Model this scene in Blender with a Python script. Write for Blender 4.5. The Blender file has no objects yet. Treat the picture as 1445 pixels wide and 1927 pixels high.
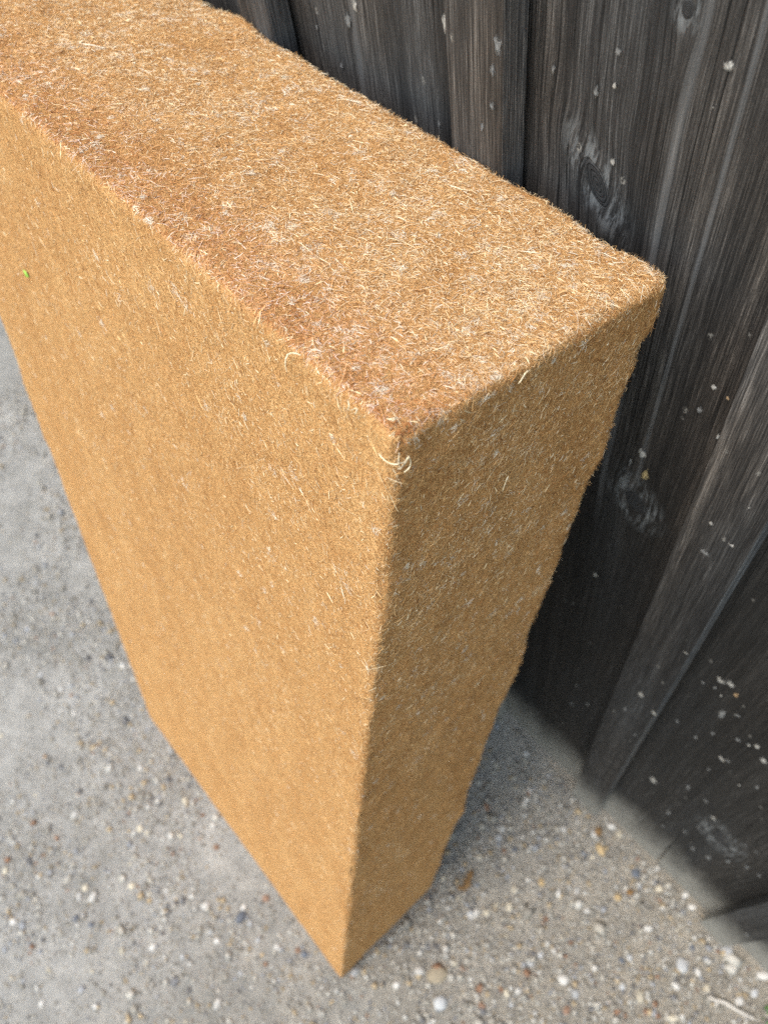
import bpy, bmesh, math, random
import numpy as np
from mathutils import Matrix, Vector

random.seed(7)
rng = np.random.default_rng(11)
S = bpy.context.scene
COL = S.collection

# ------------------------------------------------------------------ camera
# metres; X runs along the plank wall, Y points into it, Z is up. The batten
# faces lie on Y = 0, the ground on Z = 0.
R_CAM = np.array([[0.653879, 0.747326, -0.118094],
                  [0.613702, -0.61517, -0.49491],
                  [-0.442507, 0.251137, -0.860882]])
C_CAM = np.array([0.079525, -0.290640, 1.462093])
F_PX, PW, PH = 1536.74, 1445.0, 1927.0
cam_d = bpy.data.cameras.new('camera')
cam = bpy.data.objects.new('camera', cam_d)
COL.objects.link(cam)
m = Matrix.Identity(4)
for i in range(3):
    m[i][0], m[i][1], m[i][2], m[i][3] = R_CAM[0, i], -R_CAM[1, i], -R_CAM[2, i], C_CAM[i]
cam.matrix_world = m
cam_d.sensor_fit = 'HORIZONTAL'
cam_d.sensor_width = 36.0
cam_d.lens = 36.0 * F_PX / PW
cam_d.clip_start, cam_d.clip_end = 0.02, 200
cam_d.dof.use_dof = True
cam_d.dof.focus_distance = 0.43
cam_d.dof.aperture_fstop = cam_d.lens / 3.8       # a 3.8 mm wide pupil
S.camera = cam

# ------------------------------------------------------------------ light
SUN = np.array([-0.10, -0.45, 1.24]); SUN /= np.linalg.norm(SUN)
w = bpy.data.worlds.new('World'); S.world = w; w.use_nodes = True
nt = w.node_tree; nt.nodes.clear()
sky = nt.nodes.new('ShaderNodeTexSky'); sky.sky_type = 'NISHITA'; sky.sun_disc = False
sky.sun_elevation = math.asin(SUN[2]); sky.sun_rotation = math.atan2(SUN[0], SUN[1])
bg = nt.nodes.new('ShaderNodeBackground'); bg.inputs['Strength'].default_value = 0.15
sky.dust_density = 3.5; sky.air_density = 2.4; sky.ozone_density = 1.5
wo = nt.nodes.new('ShaderNodeOutputWorld')
nt.links.new(sky.outputs[0], bg.inputs[0]); nt.links.new(bg.outputs[0], wo.inputs[0])
sd = bpy.data.lights.new('sun', 'SUN'); sd.energy = 1.0; sd.angle = math.radians(15); sd.color = (1, 0.93, 0.86)   # hazy, veiled sun
so = bpy.data.objects.new('sun', sd); COL.objects.link(so)
so.rotation_euler = Vector(SUN).to_track_quat('Z', 'Y').to_euler(); so.location = (-1, -3, 4)
S.view_settings.view_transform = 'Standard'; S.view_settings.look = 'None'
S.view_settings.exposure = 1.31; S.view_settings.gamma = 1.0
S.view_settings.use_curve_mapping = False
S.render.engine = 'CYCLES'
S.cycles.use_denoising = False
S.cycles.max_bounces = 6

# ------------------------------------------------------------------ helpers
def ray(q):
    return R_CAM.T @ np.array([(q[0] - PW / 2) / F_PX, (q[1] - PH / 2) / F_PX, 1.0])
def on(q, axis, val):
    d = ray(q); return C_CAM + d * ((val - C_CAM[axis]) / d[axis])

def hsh(i, j, k, s):
    h = (i * 374761393 + j * 668265263 + k * 2147483647 + s * 1274126177) & 0xffffffff
    h = ((h ^ (h >> 13)) * 1274126177) & 0xffffffff
    h = ((h ^ (h >> 16)) * 2246822519) & 0xffffffff
    return ((h ^ (h >> 15)) & 0xffff) / 32767.5 - 1.0
def vnoise(P, s=0):
    P = np.asarray(P, float); f = np.floor(P).astype(np.int64); t = P - f; t = t * t * (3 - 2 * t)
    r = 0
    for a in (0, 1):
        for b in (0, 1):
            for c in (0, 1):
                wgt = (t[:, 0] if a else 1 - t[:, 0]) * (t[:, 1] if b else 1 - t[:, 1]) * (t[:, 2] if c else 1 - t[:, 2])
                r = r + wgt * hsh(f[:, 0] + a, f[:, 1] + b, f[:, 2] + c, s)
    return r
def fbm(P, s=0, o=3):
    r, a, P = 0, 1.0, np.asarray(P, float)
    for k in range(o):
        r = r + a * vnoise(P * 2 ** k, s + k * 17); a *= 0.5
    return r / 1.75

def mesh_np(name, V, F, smooth=True):
    """F: (n,3) or (n,4) int array"""
    me = bpy.data.meshes.new(name)
    n, k = F.shape
    me.vertices.add(len(V)); me.vertices.foreach_set('co', np.ascontiguousarray(V, dtype=np.float32).ravel())
    me.loops.add(n * k); me.loops.foreach_set('vertex_index', np.ascontiguousarray(F, dtype=np.int32).ravel())
    me.polygons.add(n); me.polygons.foreach_set('loop_start', np.arange(0, n * k, k, dtype=np.int32))
    me.polygons.foreach_set('use_smooth', np.full(n, smooth, dtype=bool))
    me.update(calc_edges=True)
    return me
def link(name, me, mat=None, parent=None, **props):
    o = bpy.data.objects.new(name, me); COL.objects.link(o)
    if mat is not None and me is not None and not me.materials: me.materials.append(mat)
    if parent is not None: o.parent = parent
    for k, v in props.items(): o[k] = v
    return o
def empty(name, loc, **props):
    o = bpy.data.objects.new(name, None); COL.objects.link(o); o.location = loc
    o.empty_display_size = 0.05
    for k, v in props.items(): o[k] = v
    return o

class NT:
    """tiny node-graph builder"""
    def __init__(s, name):
        s.mat = bpy.data.materials.new(name); s.mat.use_nodes = True
        s.t = s.mat.node_tree; s.t.nodes.clear()
        s.out = s.t.nodes.new('ShaderNodeOutputMaterial')
        s.b = s.t.nodes.new('ShaderNodeBsdfPrincipled'); s.t.links.new(s.b.outputs[0], s.out.inputs[0])
    def set(s, sock, v):
        if hasattr(v, 'is_linked') or isinstance(v, bpy.types.NodeSocket): s.t.links.new(v, sock)
        else:
            if sock.type == 'RGBA' and len(v) == 3: v = (*v, 1)
            sock.default_value = v
    def m(s, op, a, b=0.0, c=0.0, clamp=False):
        n = s.t.nodes.new('ShaderNodeMath'); n.operation = op; n.use_clamp = clamp
        for i, v in enumerate((a, b, c)): s.set(n.inputs[i], v)
        return n.outputs[0]
    def vec(s, x, y, z):
        n = s.t.nodes.new('ShaderNodeCombineXYZ')
        for i, v in enumerate((x, y, z)): s.set(n.inputs[i], v)
        return n.outputs[0]
    def pos(s):
        n = s.t.nodes.new('ShaderNodeTexCoord'); x = s.t.nodes.new('ShaderNodeSeparateXYZ')
        s.t.links.new(n.outputs['Object'], x.inputs[0]); return n.outputs['Object'], x.outputs[0], x.outputs[1], x.outputs[2]
    def noise(s, v, scale=1.0, detail=2.0, rough=0.5, dist=0.0, col=False):
        n = s.t.nodes.new('ShaderNodeTexNoise')
        s.set(n.inputs['Vector'], v); n.inputs['Scale'].default_value = scale; n.inputs['Detail'].default_value = detail
        n.inputs['Roughness'].default_value = rough; n.inputs['Distortion'].default_value = dist
        return n.outputs['Color' if col else 'Fac']
    def voro(s, v, scale, rnd=1.0):
        n = s.t.nodes.new('ShaderNodeTexVoronoi'); s.set(n.inputs['Vector'], v); n.inputs['Scale'].default_value = scale
        n.inputs['Randomness'].default_value = rnd
        return n.outputs['Distance'], n.outputs['Color']
    def rng(s, v, a, b, c=0.0, d=1.0, smooth=True):
        n = s.t.nodes.new('ShaderNodeMapRange'); n.interpolation_type = 'SMOOTHSTEP' if smooth else 'LINEAR'
        s.set(n.inputs[0], v)
        for i, q in enumerate((a, b, c, d)): n.inputs[i + 1].default_value = q
        return n.outputs[0]
    def mix(s, f, a, b, blend='MIX'):
        n = s.t.nodes.new('ShaderNodeMix'); n.data_type = 'RGBA'; n.blend_type = blend
        s.set(n.inputs[0], f); s.set(n.inputs[6], a); s.set(n.inputs[7], b); return n.outputs[2]
    def ramp(s, f, stops):
        n = s.t.nodes.new('ShaderNodeValToRGB'); e = n.color_ramp.elements
        while len(e) < len(stops): e.new(0.5)
        for i, (p, c) in enumerate(stops): e[i].position = p; e[i].color = (*c, 1)
        s.set(n.inputs[0], f); return n.outputs[0]
    def bump(s, h, dist, strength=1.0):
        n = s.t.nodes.new('ShaderNodeBump'); n.inputs['Distance'].default_value = dist; n.inputs['Strength'].default_value = strength
        s.set(n.inputs['Height'], h); s.t.links.new(n.outputs[0], s.b.inputs['Normal'])
    def fin(s, col, rough=0.85, spec=0.3):
        s.set(s.b.inputs['Base Color'], col); s.set(s.b.inputs['Roughness'], rough)
        s.b.inputs['Specular IOR Level'].default_value = spec
        return s.mat

# ------------------------------------------------------------------ materials
def wood(name, seed, knots=(), streaks=(), tone=1.0, coarse=1.0, flat=0.0, brown=0.0, low_shade=True):
    n = NT(name); P, x, y, z = n.pos()
    gx = n.m('ADD', x, y)
    # slow wander of the grain along the board
    wv = n.noise(n.vec(n.m('MULTIPLY', gx, 3.0), seed * 3.1, n.m('MULTIPLY', z, 0.9)), 1.0, 2.0)
    gx = n.m('MULTIPLY_ADD', n.m('SUBTRACT', wv, 0.5), 0.010, gx)
    kmask, krings, kpale = 0.0, 0.0, 0.0
    for (xk, zk, rx, rz, amp, sx, sz, slant) in knots:
        dz = n.m('SUBTRACT', z, zk)
        dx = n.m('MULTIPLY_ADD', dz, slant, n.m('SUBTRACT', x, xk))
        q = n.m('EXPONENT', n.m('MULTIPLY', -1.0, n.m('ADD', n.m('POWER', n.m('MULTIPLY', dx, 1 / sx), 2.0), n.m('POWER', n.m('ABSOLUTE', n.m('MULTIPLY', dz, 1 / sz)), 2.0))))
        gx = n.m('SUBTRACT', gx, n.m('MULTIPLY', n.m('MULTIPLY', dx, q), amp))
        nz = n.noise(P, 90.0, 3.0)
        r = n.m('SQRT', n.m('ADD', n.m('POWER', n.m('MULTIPLY', dx, 1 / rx), 2.0), n.m('POWER', n.m('MULTIPLY', dz, 1 / rz), 2.0)))
        r = n.m('MULTIPLY_ADD', n.m('SUBTRACT', nz, 0.5), 0.5, r)
        kmask = n.m('MAXIMUM', kmask, n.rng(r, 1.15, 0.8))
        krings = n.m('MAXIMUM', krings, n.m('MULTIPLY', n.rng(r, 1.15, 0.9), n.rng(n.m('SINE', n.m('MULTIPLY', r, 26.0)), 0.2, 0.9)))
        halo = n.m('MULTIPLY', n.rng(r, 3.4, 1.4), n.rng(r, 0.75, 1.15))
        kpale = n.m('MAXIMUM', kpale, n.m('MULTIPLY', halo, n.rng(n.noise(n.vec(n.m('MULTIPLY', gx, 240.0), 0.0, n.m('MULTIPLY', z, 38.0)), 1.0, 5.0, 0.75), 0.46, 0.60)))
    so_ = seed * 7.3
    broad = n.noise(n.vec(n.m('MULTIPLY', gx, 28.0), so_, n.m('MULTIPLY', z, 1.3)), 1.0, 3.0, 0.6)
    med = n.noise(n.vec(n.m('MULTIPLY', gx, 210.0 * coarse), so_, n.m('MULTIPLY', z, 3.0)), 1.0, 2.0, 0.55)
    fine = n.noise(n.vec(n.m('MULTIPLY', gx, 1050.0), so_, n.m('MULTIPLY', z, 26.0)), 1.0, 4.0, 0.68)
    grit = n.noise(P, 1400.0, 2.0, 0.7)
    # open grain: thin dark furrows between the raised late-wood ridges
    ph = n.m('MULTIPLY_ADD', med, 1.6, n.m('MULTIPLY', gx, 165.0 * coarse))
    fur = n.m('PINGPONG', ph, 0.5)
    fur = n.rng(fur, 0.0, 0.11)
    furamt = n.rng(n.noise(n.vec(n.m('MULTIPLY', gx, 22.0), so_ + 4.0, n.m('MULTIPLY', z, 0.8)), 1.0, 1.0), 0.40, 0.58, 0.08 - 0.08 * flat, 0.7 * (1 - flat))
    brk = n.rng(n.noise(n.vec(n.m('MULTIPLY', gx, 160.0), so_ + 2.0, n.m('MULTIPLY', z, 16.0)), 1.0, 3.0, 0.6), 0.38, 0.58, 0.1, 1.0)
    furrow = n.m('MULTIPLY', n.m('MULTIPLY', n.m('SUBTRACT', 1.0, fur), furamt), brk)
    h = n.m('ADD', n.m('MULTIPLY', med, 0.5), n.m('MULTIPLY', fine, 0.55))
    h = n.m('SUBTRACT', h, n.m('MULTIPLY', furrow, 0.6))
    v = n.m('ADD', n.m('MULTIPLY', broad, 0.36), n.m('ADD', n.m('MULTIPLY', med, 0.22), n.m('MULTIPLY', fine, 0.70)))
    v = n.m('SUBTRACT', v, 0.14)
    v = n.m('SUBTRACT', v, n.m('MULTIPLY', furrow, 0.20))
    v = n.m('ADD', v, n.m('MULTIPLY', n.m('SUBTRACT', grit, 0.5), 0.22))
    t = tone
    col = n.ramp(v, [(0.33, (0.0050 * t, 0.0051 * t, 0.0058 * t)), (0.46, (0.0205 * t, 0.0202 * t, 0.0212 * t)),
                     (0.57, (0.053 * t, 0.0515 * t, 0.0515 * t)), (0.70, (0.15 * t, 0.147 * t, 0.146 * t))])
    # full wood colour above; shade of the lower wall painted in below
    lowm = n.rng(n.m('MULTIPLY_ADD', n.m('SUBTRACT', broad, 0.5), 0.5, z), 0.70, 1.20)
    if low_shade: col = n.mix(lowm, n.mix(1.0, col, (0.34, 0.355, 0.375), 'MULTIPLY'), col)
    if brown: col = n.mix(brown, col, n.mix(1.0, col, (1.35, 1.08, 0.88), 'MULTIPLY'))
    tint = n.noise(n.vec(n.m('MULTIPLY', gx, 14.0), so_ + 9.0, n.m('MULTIPLY', z, 2.2)), 1.0, 2.0)
    col = n.mix(n.rng(tint, 0.35, 0.65), n.mix(1.0, col, (1.07, 1.0, 0.93), 'MULTIPLY'), n.mix(1.0, col, (0.93, 1.0, 1.07), 'MULTIPLY'))
    for (xs, z0, z1, wd, amt) in streaks:       # pale planed-off streaks
        d = n.m('ABSOLUTE', n.m('SUBTRACT', gx, n.m('MULTIPLY_ADD', n.m('SUBTRACT', wv, 0.5), 0.03, xs)))
        f = n.m('MULTIPLY', n.rng(d, wd, wd * 0.25), n.m('MULTIPLY', n.rng(z, z0, z0 + 0.12), n.rng(z, z1, z1 - 0.05)))
        saw = n.rng(n.m('SINE', n.m('MULTIPLY_ADD', n.noise(P, 60.0, 3.0), 14.0, n.m('MULTIPLY', n.m('MULTIPLY_ADD', x, -0.7, z), 2300.0))), -1.0, 0.0, 0.9, 1.0)
        f = n.m('MULTIPLY', n.m('MULTIPLY', f, saw), n.rng(n.noise(n.vec(n.m('MULTIPLY', x, 300.0), 0.0, n.m('MULTIPLY', z, 22.0)), 1.0, 3.0), 0.3, 0.6, 0.25, amt))
        col = n.mix(f, col, (0.20, 0.205, 0.215))
    if knots:
        col = n.mix(n.m('MULTIPLY', kpale, 0.62), col, (0.21, 0.225, 0.24))
        col = n.mix(n.m('MULTIPLY', kmask, 0.8), col, (0.026, 0.028, 0.032))
        col = n.mix(n.m('MULTIPLY', krings, 0.8), col, (0.008, 0.009, 0.011))
        h = n.m('SUBTRACT', n.m('MULTIPLY_ADD', kmask, 0.35, h), n.m('MULTIPLY', krings, 0.5))
    # specks of dirt and pale scuffs
    dd, dc = n.voro(n.vec(n.m('MULTIPLY', x, 1.0), y, n.m('MULTIPLY', z, 0.6)), 95.0)
    sep = n.t.nodes.new('ShaderNodeSeparateColor'); n.t.links.new(dc, sep.inputs[0])
    sp = n.m('MULTIPLY', n.rng(dd, 0.22, 0.10), n.m('GREATER_THAN', sep.outputs[0], 0.88))
    sp = n.m('MULTIPLY', sp, n.rng(n.noise(P, 700.0, 3.0), 0.4, 0.6))
    col = n.mix(n.m('MULTIPLY', sp, 0.55), col, (0.33, 0.32, 0.30))
    # splashed dust on the foot of the wall
    dn = n.noise(n.vec(n.m('MULTIPLY', x, 22.0), y, n.m('MULTIPLY', z, 7.0)), 1.0, 4.0, 0.6)
    dz_ = n.m('MULTIPLY_ADD', n.m('SUBTRACT', dn, 0.5), 0.16, z)
    dust = n.m('MULTIPLY', n.rng(dz_, 0.20, 0.01), n.rng(fine, 0.25, 0.6, 0.6, 1.0))
    col = n.mix(n.m('MULTIPLY', dust, 0.85), col, (0.29, 0.285, 0.265))
    n.bump(h, 0.0018, 1.0)
    return n.fin(col, n.rng(v, 0.3, 0.8, 0.72, 0.62, False), 0.35)

def felt(name):
    n = NT(name); P, x, y, z = n.pos()
    a = n.noise(P, 38.0, 4.0, 0.6)
    b = n.noise(P, 420.0, 3.0, 0.65)
    c = n.noise(n.vec(n.m('MULTIPLY', x, 1.0), y, n.m('MULTIPLY', z, 0.55)), 1500.0, 2.0, 0.6)
    st = n.noise(n.vec(n.m('MULTIPLY', x, 30.0), n.m('MULTIPLY', y, 26.0), n.m('MULTIPLY', z, 1.6)), 1.0, 3.0, 0.6)
    v = n.m('ADD', n.m('MULTIPLY', a, 0.14), n.m('ADD', n.m('MULTIPLY', b, 0.40), n.m('MULTIPLY', c, 0.36)))
    v = n.m('MULTIPLY_ADD', n.m('SUBTRACT', st, 0.5), 0.15, n.m('ADD', v, 0.05))
    col = n.ramp(v, [(0.36, (0.33, 0.152, 0.050)), (0.47, (0.48, 0.254, 0.098)), (0.56, (0.585, 0.342, 0.145)), (0.70, (0.69, 0.485, 0.26))])
    n.bump(n.m('ADD', b, n.m('MULTIPLY', c, 1.3)), 0.0016, 1.0)
    return n.fin(col, 0.95, 0.1)

def fibre(name):
    n = NT(name)
    at = n.t.nodes.new('ShaderNodeAttribute'); at.attribute_name = 'tint'
    tr = n.t.nodes.new('ShaderNodeBsdfTranslucent'); ms = n.t.nodes.new('ShaderNodeMixShader')
    n.set(tr.inputs[0], at.outputs['Color'])
    mat = n.fin(at.outputs['Color'], 0.75, 0.25)
    ms.inputs[0].default_value = 0.22
    n.t.links.new(n.b.outputs[0], ms.inputs[1]); n.t.links.new(tr.outputs[0], ms.inputs[2]); n.t.links.new(ms.outputs[0], n.out.inputs[0])
    return mat

def earth(name):
    n = NT(name); P, x, y, z = n.pos()
    a = n.noise(P, 3.2, 4.0, 0.6)
    b = n.noise(P, 26.0, 4.0, 0.6)
    c = n.noise(P, 210.0, 3.0, 0.7)
    d = n.noise(P, 900.0, 2.0, 0.7)
    v = n.m('ADD', n.m('MULTIPLY', a, 0.36), n.m('ADD', n.m('MULTIPLY', b, 0.30), n.m('ADD', n.m('MULTIPLY', c, 0.24), n.m('MULTIPLY', d, 0.15))))
    grey = n.ramp(v, [(0.36, (0.13, 0.13, 0.12)), (0.50, (0.226, 0.222, 0.211)), (0.66, (0.342, 0.337, 0.323))])
    tan = n.ramp(v, [(0.36, (0.12, 0.104, 0.080)), (0.50, (0.208, 0.190, 0.160)), (0.66, (0.325, 0.300, 0.258))])
    t = n.rng(n.m('ADD', n.m('MULTIPLY', x, 0.75), n.m('MULTIPLY', n.m('SUBTRACT', b, 0.5), 0.7)), -0.35, 0.25)
    col = n.mix(t, grey, tan)
    dd, dc = n.voro(P, 150.0)
    sp = n.t.nodes.new('ShaderNodeSeparateColor'); n.t.links.new(dc, sp.inputs[0])
    g = n.m('MULTIPLY', n.rng(dd, 0.42, 0.25), n.m('GREATER_THAN', sp.outputs[0], 0.62))
    col = n.mix(n.m('MULTIPLY', g, 0.55), col, n.ramp(sp.outputs[1], [(0.0, (0.10, 0.10, 0.11)), (0.4, (0.26, 0.24, 0.20)), (1.0, (0.50, 0.49, 0.46))]))
    n.bump(n.m('ADD', n.m('ADD', c, n.m('MULTIPLY', d, 0.6)), n.m('MULTIPLY', g, 0.5)), 0.004, 0.8)
    return n.fin(col, 0.95, 0.15)

def stone(name, c):
    n = NT(name); P, x, y, z = n.pos()
    oi = n.t.nodes.new('ShaderNodeObjectInfo')
    a = n.noise(P, 4.0, 4.0, 0.6)
    k = n.m('MULTIPLY_ADD', oi.outputs['Random'], 0.5, n.m('MULTIPLY', a, 0.9))
    col = n.mix(n.rng(k, 0.3, 1.0), tuple(q * 0.72 for q in c), tuple(min(0.85, q * 1.2) for q in c))
    n.bump(a, 0.0008, 0.5)
    return n.fin(col, 0.75, 0.35)
def grit_mat():
    n = NT('grit'); at = n.t.nodes.new('ShaderNodeAttribute'); at.attribute_name = 'tint'
    return n.fin(at.outputs['Color'], 0.9, 0.2)
def plain(name, c, rough=0.7, c2=None, sc=200.0):
    n = NT(name); P, x, y, z = n.pos()
    f = n.noise(P, sc, 3.0)
    return n.fin(n.mix(n.rng(f, 0.3, 0.7), c, c2 or tuple(q * 0.7 for q in c)), rough, 0.3)

# ------------------------------------------------------------------ ground
def axis_steps(lo, hi, fine_lo, fine_hi, fine, grow=1.35):
    a = list(np.arange(fine_lo, fine_hi + fine * 0.5, fine)); s = fine; p = a[-1]
    while p < hi: s *= grow; p += s; a.append(min(p, hi))
    s = fine; p = a[0]; left = []
    while p > lo: s *= grow; p -= s; left.append(max(p, lo))
    return np.array(left[::-1] + a)
def ground_h(x, y):
    P = np.stack([x, y, np.zeros_like(x)], 1)
    h = 0.0035 * fbm(P * 7, 3) + 0.0022 * fbm(P * 40, 5) - 0.0015
    near = np.exp(-((x + 0.37) / 0.45) ** 4 - ((y + 0.37) / 0.17) ** 4)      # tamped flat under the batt
    return h * (1 - 0.8 * near) - 0.0022 * near
gx_ = axis_steps(-14, 14, -1.9, 0.75, 0.010); gy_ = axis_steps(-14, 14, -1.1, 0.08, 0.010)
GX, GY = np.meshgrid(gx_, gy_, indexing='ij'); nx, ny = GX.shape
V = np.stack([GX.ravel(), GY.ravel(), ground_h(GX.ravel(), GY.ravel())], 1)
I = np.arange(nx * ny).reshape(nx, ny)
F = np.stack([I[:-1, :-1], I[1:, :-1], I[1:, 1:], I[:-1, 1:]], -1).reshape(-1, 4)
link('ground', mesh_np('ground', V, F), earth('packed_earth'), kind='structure')

# ------------------------------------------------------------------ plank wall
BAT = [(-0.467, -0.429), (-0.2477, -0.2055), (-0.0305, 0.0177), (0.2284, 0.2739)]
p_ = 0.2215
for k in range(1, 8): BAT.insert(0, (-0.467 - p_ * k, -0.429 - p_ * k - random.uniform(-.003, .003)))
for k in range(1, 5): BAT.append((0.2284 + p_ * k, 0.2739 + p_ * k + random.uniform(-.003, .003)))
DEP, TOP = 0.0209, 2.35
wall = empty('plank_wall', (0, 0, 0), label='dark weathered wall of vertical wooden boards with cover battens', category='wall')

def prism(name, outline, y0, y1, mat, parent, bev=0.0012):
    """outline in (x,z), extruded from y0 (front) to y1"""
    bm = bmesh.new()
    f = [bm.verts.new((x, y0, z)) for x, z in outline]; b = [bm.verts.new((x, y1, z)) for x, z in outline]
    bm.faces.new(f); bm.faces.new(b[::-1]); k = len(f)
    for i in range(k): bm.faces.new((f[i], b[i], b[(i + 1) % k], f[(i + 1) % k]))
    bmesh.ops.recalc_face_normals(bm, faces=bm.faces)
    if bev: bmesh.ops.bevel(bm, geom=[e for e in bm.edges if abs(e.verts[0].co.y - y0) < 1e-6 and abs(e.verts[1].co.y - y0) < 1e-6],
                            offset=bev, segments=2, profile=0.6, affect='EDGES')
    me = bpy.data.meshes.new(name); bm.to_mesh(me); bm.free()
    return link(name, me, mat, parent)

def edge_line(x, n, jit, seed):
    zs = np.linspace(-0.012, TOP, n)
    return [(x + jit * float(vnoise(np.array([[z * 6.0, seed, 0.3]]))[0]), float(z)) for z in zs]
main_knots = [(-0.1547, 1.1505, 0.0075, 0.0120, 0.42, 0.020, 0.038, 0.55), (-0.0800, 0.8935, 0.010, 0.012, 0.42, 0.020, 0.035, 0.2),
              (-0.119, 1.256, 0.003, 0.004, 0.6, 0.010, 0.02, 0.0)]
main_streak = [(-0.0885, 0.80, 1.60, 0.0042, 0.36), (-0.061, 0.85, 1.5, 0.0022, 0.40), (-0.120, 1.215, 1.6, 0.008, 0.35)]
BOARDS, BATTENS = [], []
for i in range(len(BAT) - 1):
    xa = (BAT[i][0] + BAT[i][1]) / 2 + 0.006; xb = (BAT[i + 1][0] + BAT[i + 1][1]) / 2 - 0.006
    L = edge_line(xa, 14, 0.002, i); Rr = edge_line(xb, 14, 0.002, i + 50)
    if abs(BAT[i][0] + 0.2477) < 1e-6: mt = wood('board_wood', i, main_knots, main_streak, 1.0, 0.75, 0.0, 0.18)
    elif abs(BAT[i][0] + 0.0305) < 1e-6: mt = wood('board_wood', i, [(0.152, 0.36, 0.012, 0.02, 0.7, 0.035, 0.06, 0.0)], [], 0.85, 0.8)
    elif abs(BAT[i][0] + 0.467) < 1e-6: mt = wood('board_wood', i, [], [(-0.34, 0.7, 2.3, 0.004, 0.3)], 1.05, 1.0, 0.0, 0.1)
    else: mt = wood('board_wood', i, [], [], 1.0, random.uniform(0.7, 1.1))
    bot = [Rr[0]] if False else []
    if abs(BAT[i][0] + 0.0305) < 1e-6:           # a drying split runs up from the foot of this board
        bot = [(0.1327, -0.012), (0.1265, 0.12), (0.1212, 0.250), (0.1248, 0.12), (0.1296, -0.012)]
    BOARDS.append(((xa + xb) / 2, None))
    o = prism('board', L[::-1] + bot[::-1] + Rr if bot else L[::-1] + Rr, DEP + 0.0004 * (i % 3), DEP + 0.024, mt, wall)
    BOARDS[-1] = (BOARDS[-1][0], o)
SKYLIT = wood('skylit_edge', 77, [], [], 2.5, 1.3, 0.6, 0.0, False)
for i, (a, b) in enumerate(BAT):
    L = edge_line(a, 14, 0.0009, i + 100); Rr = edge_line(b, 14, 0.0009, i + 150)
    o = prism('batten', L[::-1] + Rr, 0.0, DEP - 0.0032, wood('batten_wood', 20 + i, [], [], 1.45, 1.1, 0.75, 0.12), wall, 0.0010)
    BATTENS.append(((a + b) / 2, o))
    o.data.materials.append(SKYLIT)                # skylight on the right-hand edge painted in as a paler blue-grey
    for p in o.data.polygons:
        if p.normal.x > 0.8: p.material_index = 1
prism('backing_sheet', [(BAT[0][0], -0.012), (BAT[0][0], TOP), (BAT[-1][1], TOP), (BAT[-1][1], -0.012)], DEP + 0.030, DEP + 0.045,
      plain('dark_sheathing', (0.012, 0.011, 0.010)), wall, 0)

# splashes, chips and scuffs stuck on the boards: (pixel x, y, width mm, height mm, tone, plane)
def blob(name, cx, cz, y0, w_, h_, mat, ang=0.0, th=0.0004, n=11):
    bm = bmesh.new(); c = bm.verts.new((0, -th, 0)); rim = []
    for k in range(n):
        a = k * 2 * math.pi / n; r = random.uniform(0.6, 1.25)
        px, pz = w_ / 2 * r * math.cos(a), h_ / 2 * r * math.sin(a)
        rim.append(bm.verts.new((px * math.cos(ang) - pz * math.sin(ang), 0.0003, px * math.sin(ang) + pz * math.cos(ang))))
    mid = []
    for v_ in rim: mid.append(bm.verts.new((v_.co.x * 0.62, -th * random.uniform(.6, 1.2), v_.co.z * 0.62)))
    for k in range(n):
        bm.faces.new((c, mid[k], mid[(k + 1) % n])); bm.faces.new((mid[k], rim[k], rim[(k + 1) % n], mid[(k + 1) % n]))
    bmesh.ops.recalc_face_normals(bm, faces=bm.faces)
    me = bpy.data.meshes.new(name); bm.to_mesh(me); bm.free()
    for p in me.polygons: p.use_smooth = True
    o = link(name, me, mat, wall); o.location = (cx, y0, cz); return o
def scuff(name, c, lo=0.42, hi=0.60):
    n = NT(name); P, x, y, z = n.pos()
    f = n.noise(n.vec(n.m('MULTIPLY', x, 900.0), y, n.m('MULTIPLY', z, 260.0)), 1.0, 3.0, 0.7)
    col = n.mix(n.rng(f, lo, hi), tuple(q * 0.55 for q in c), c)
    n.bump(f, 0.0006, 0.8)
    g = n.t.nodes.new('ShaderNodeTexCoord'); sx = n.t.nodes.new('ShaderNodeSeparateXYZ'); n.t.links.new(g.outputs['Generated'], sx.inputs[0])
    rr = n.m('SQRT', n.m('ADD', n.m('POWER', n.m('SUBTRACT', sx.outputs[0], 0.5), 2.0), n.m('POWER', n.m('SUBTRACT', sx.outputs[2], 0.5), 2.0)))
    oi = n.t.nodes.new('ShaderNodeObjectInfo')
    n2 = n.noise(n.vec(n.m('MULTIPLY_ADD', x, 420.0, n.m('MULTIPLY', oi.outputs['Random'], 40.0)), y, n.m('MULTIPLY', z, 190.0)), 1.0, 4.0, 0.75)
    al = n.rng(n.m('MULTIPLY_ADD', n.m('SUBTRACT', n2, 0.5), 1.1, rr), 0.42, 0.12)
    n.set(n.b.inputs['Alpha'], al)
    return n.fin(col, 0.9, 0.15)
SPW = scuff('dried_splash', (0.42, 0.41, 0.39)); SPG = scuff('grey_splash', (0.22, 0.225, 0.23)); SPY = scuff('bare_wood_chip', (0.42, 0.33, 0.17), 0.35, 0.55)
SPO = scuff('ochre_splash', (0.42, 0.29, 0.17))
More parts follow.
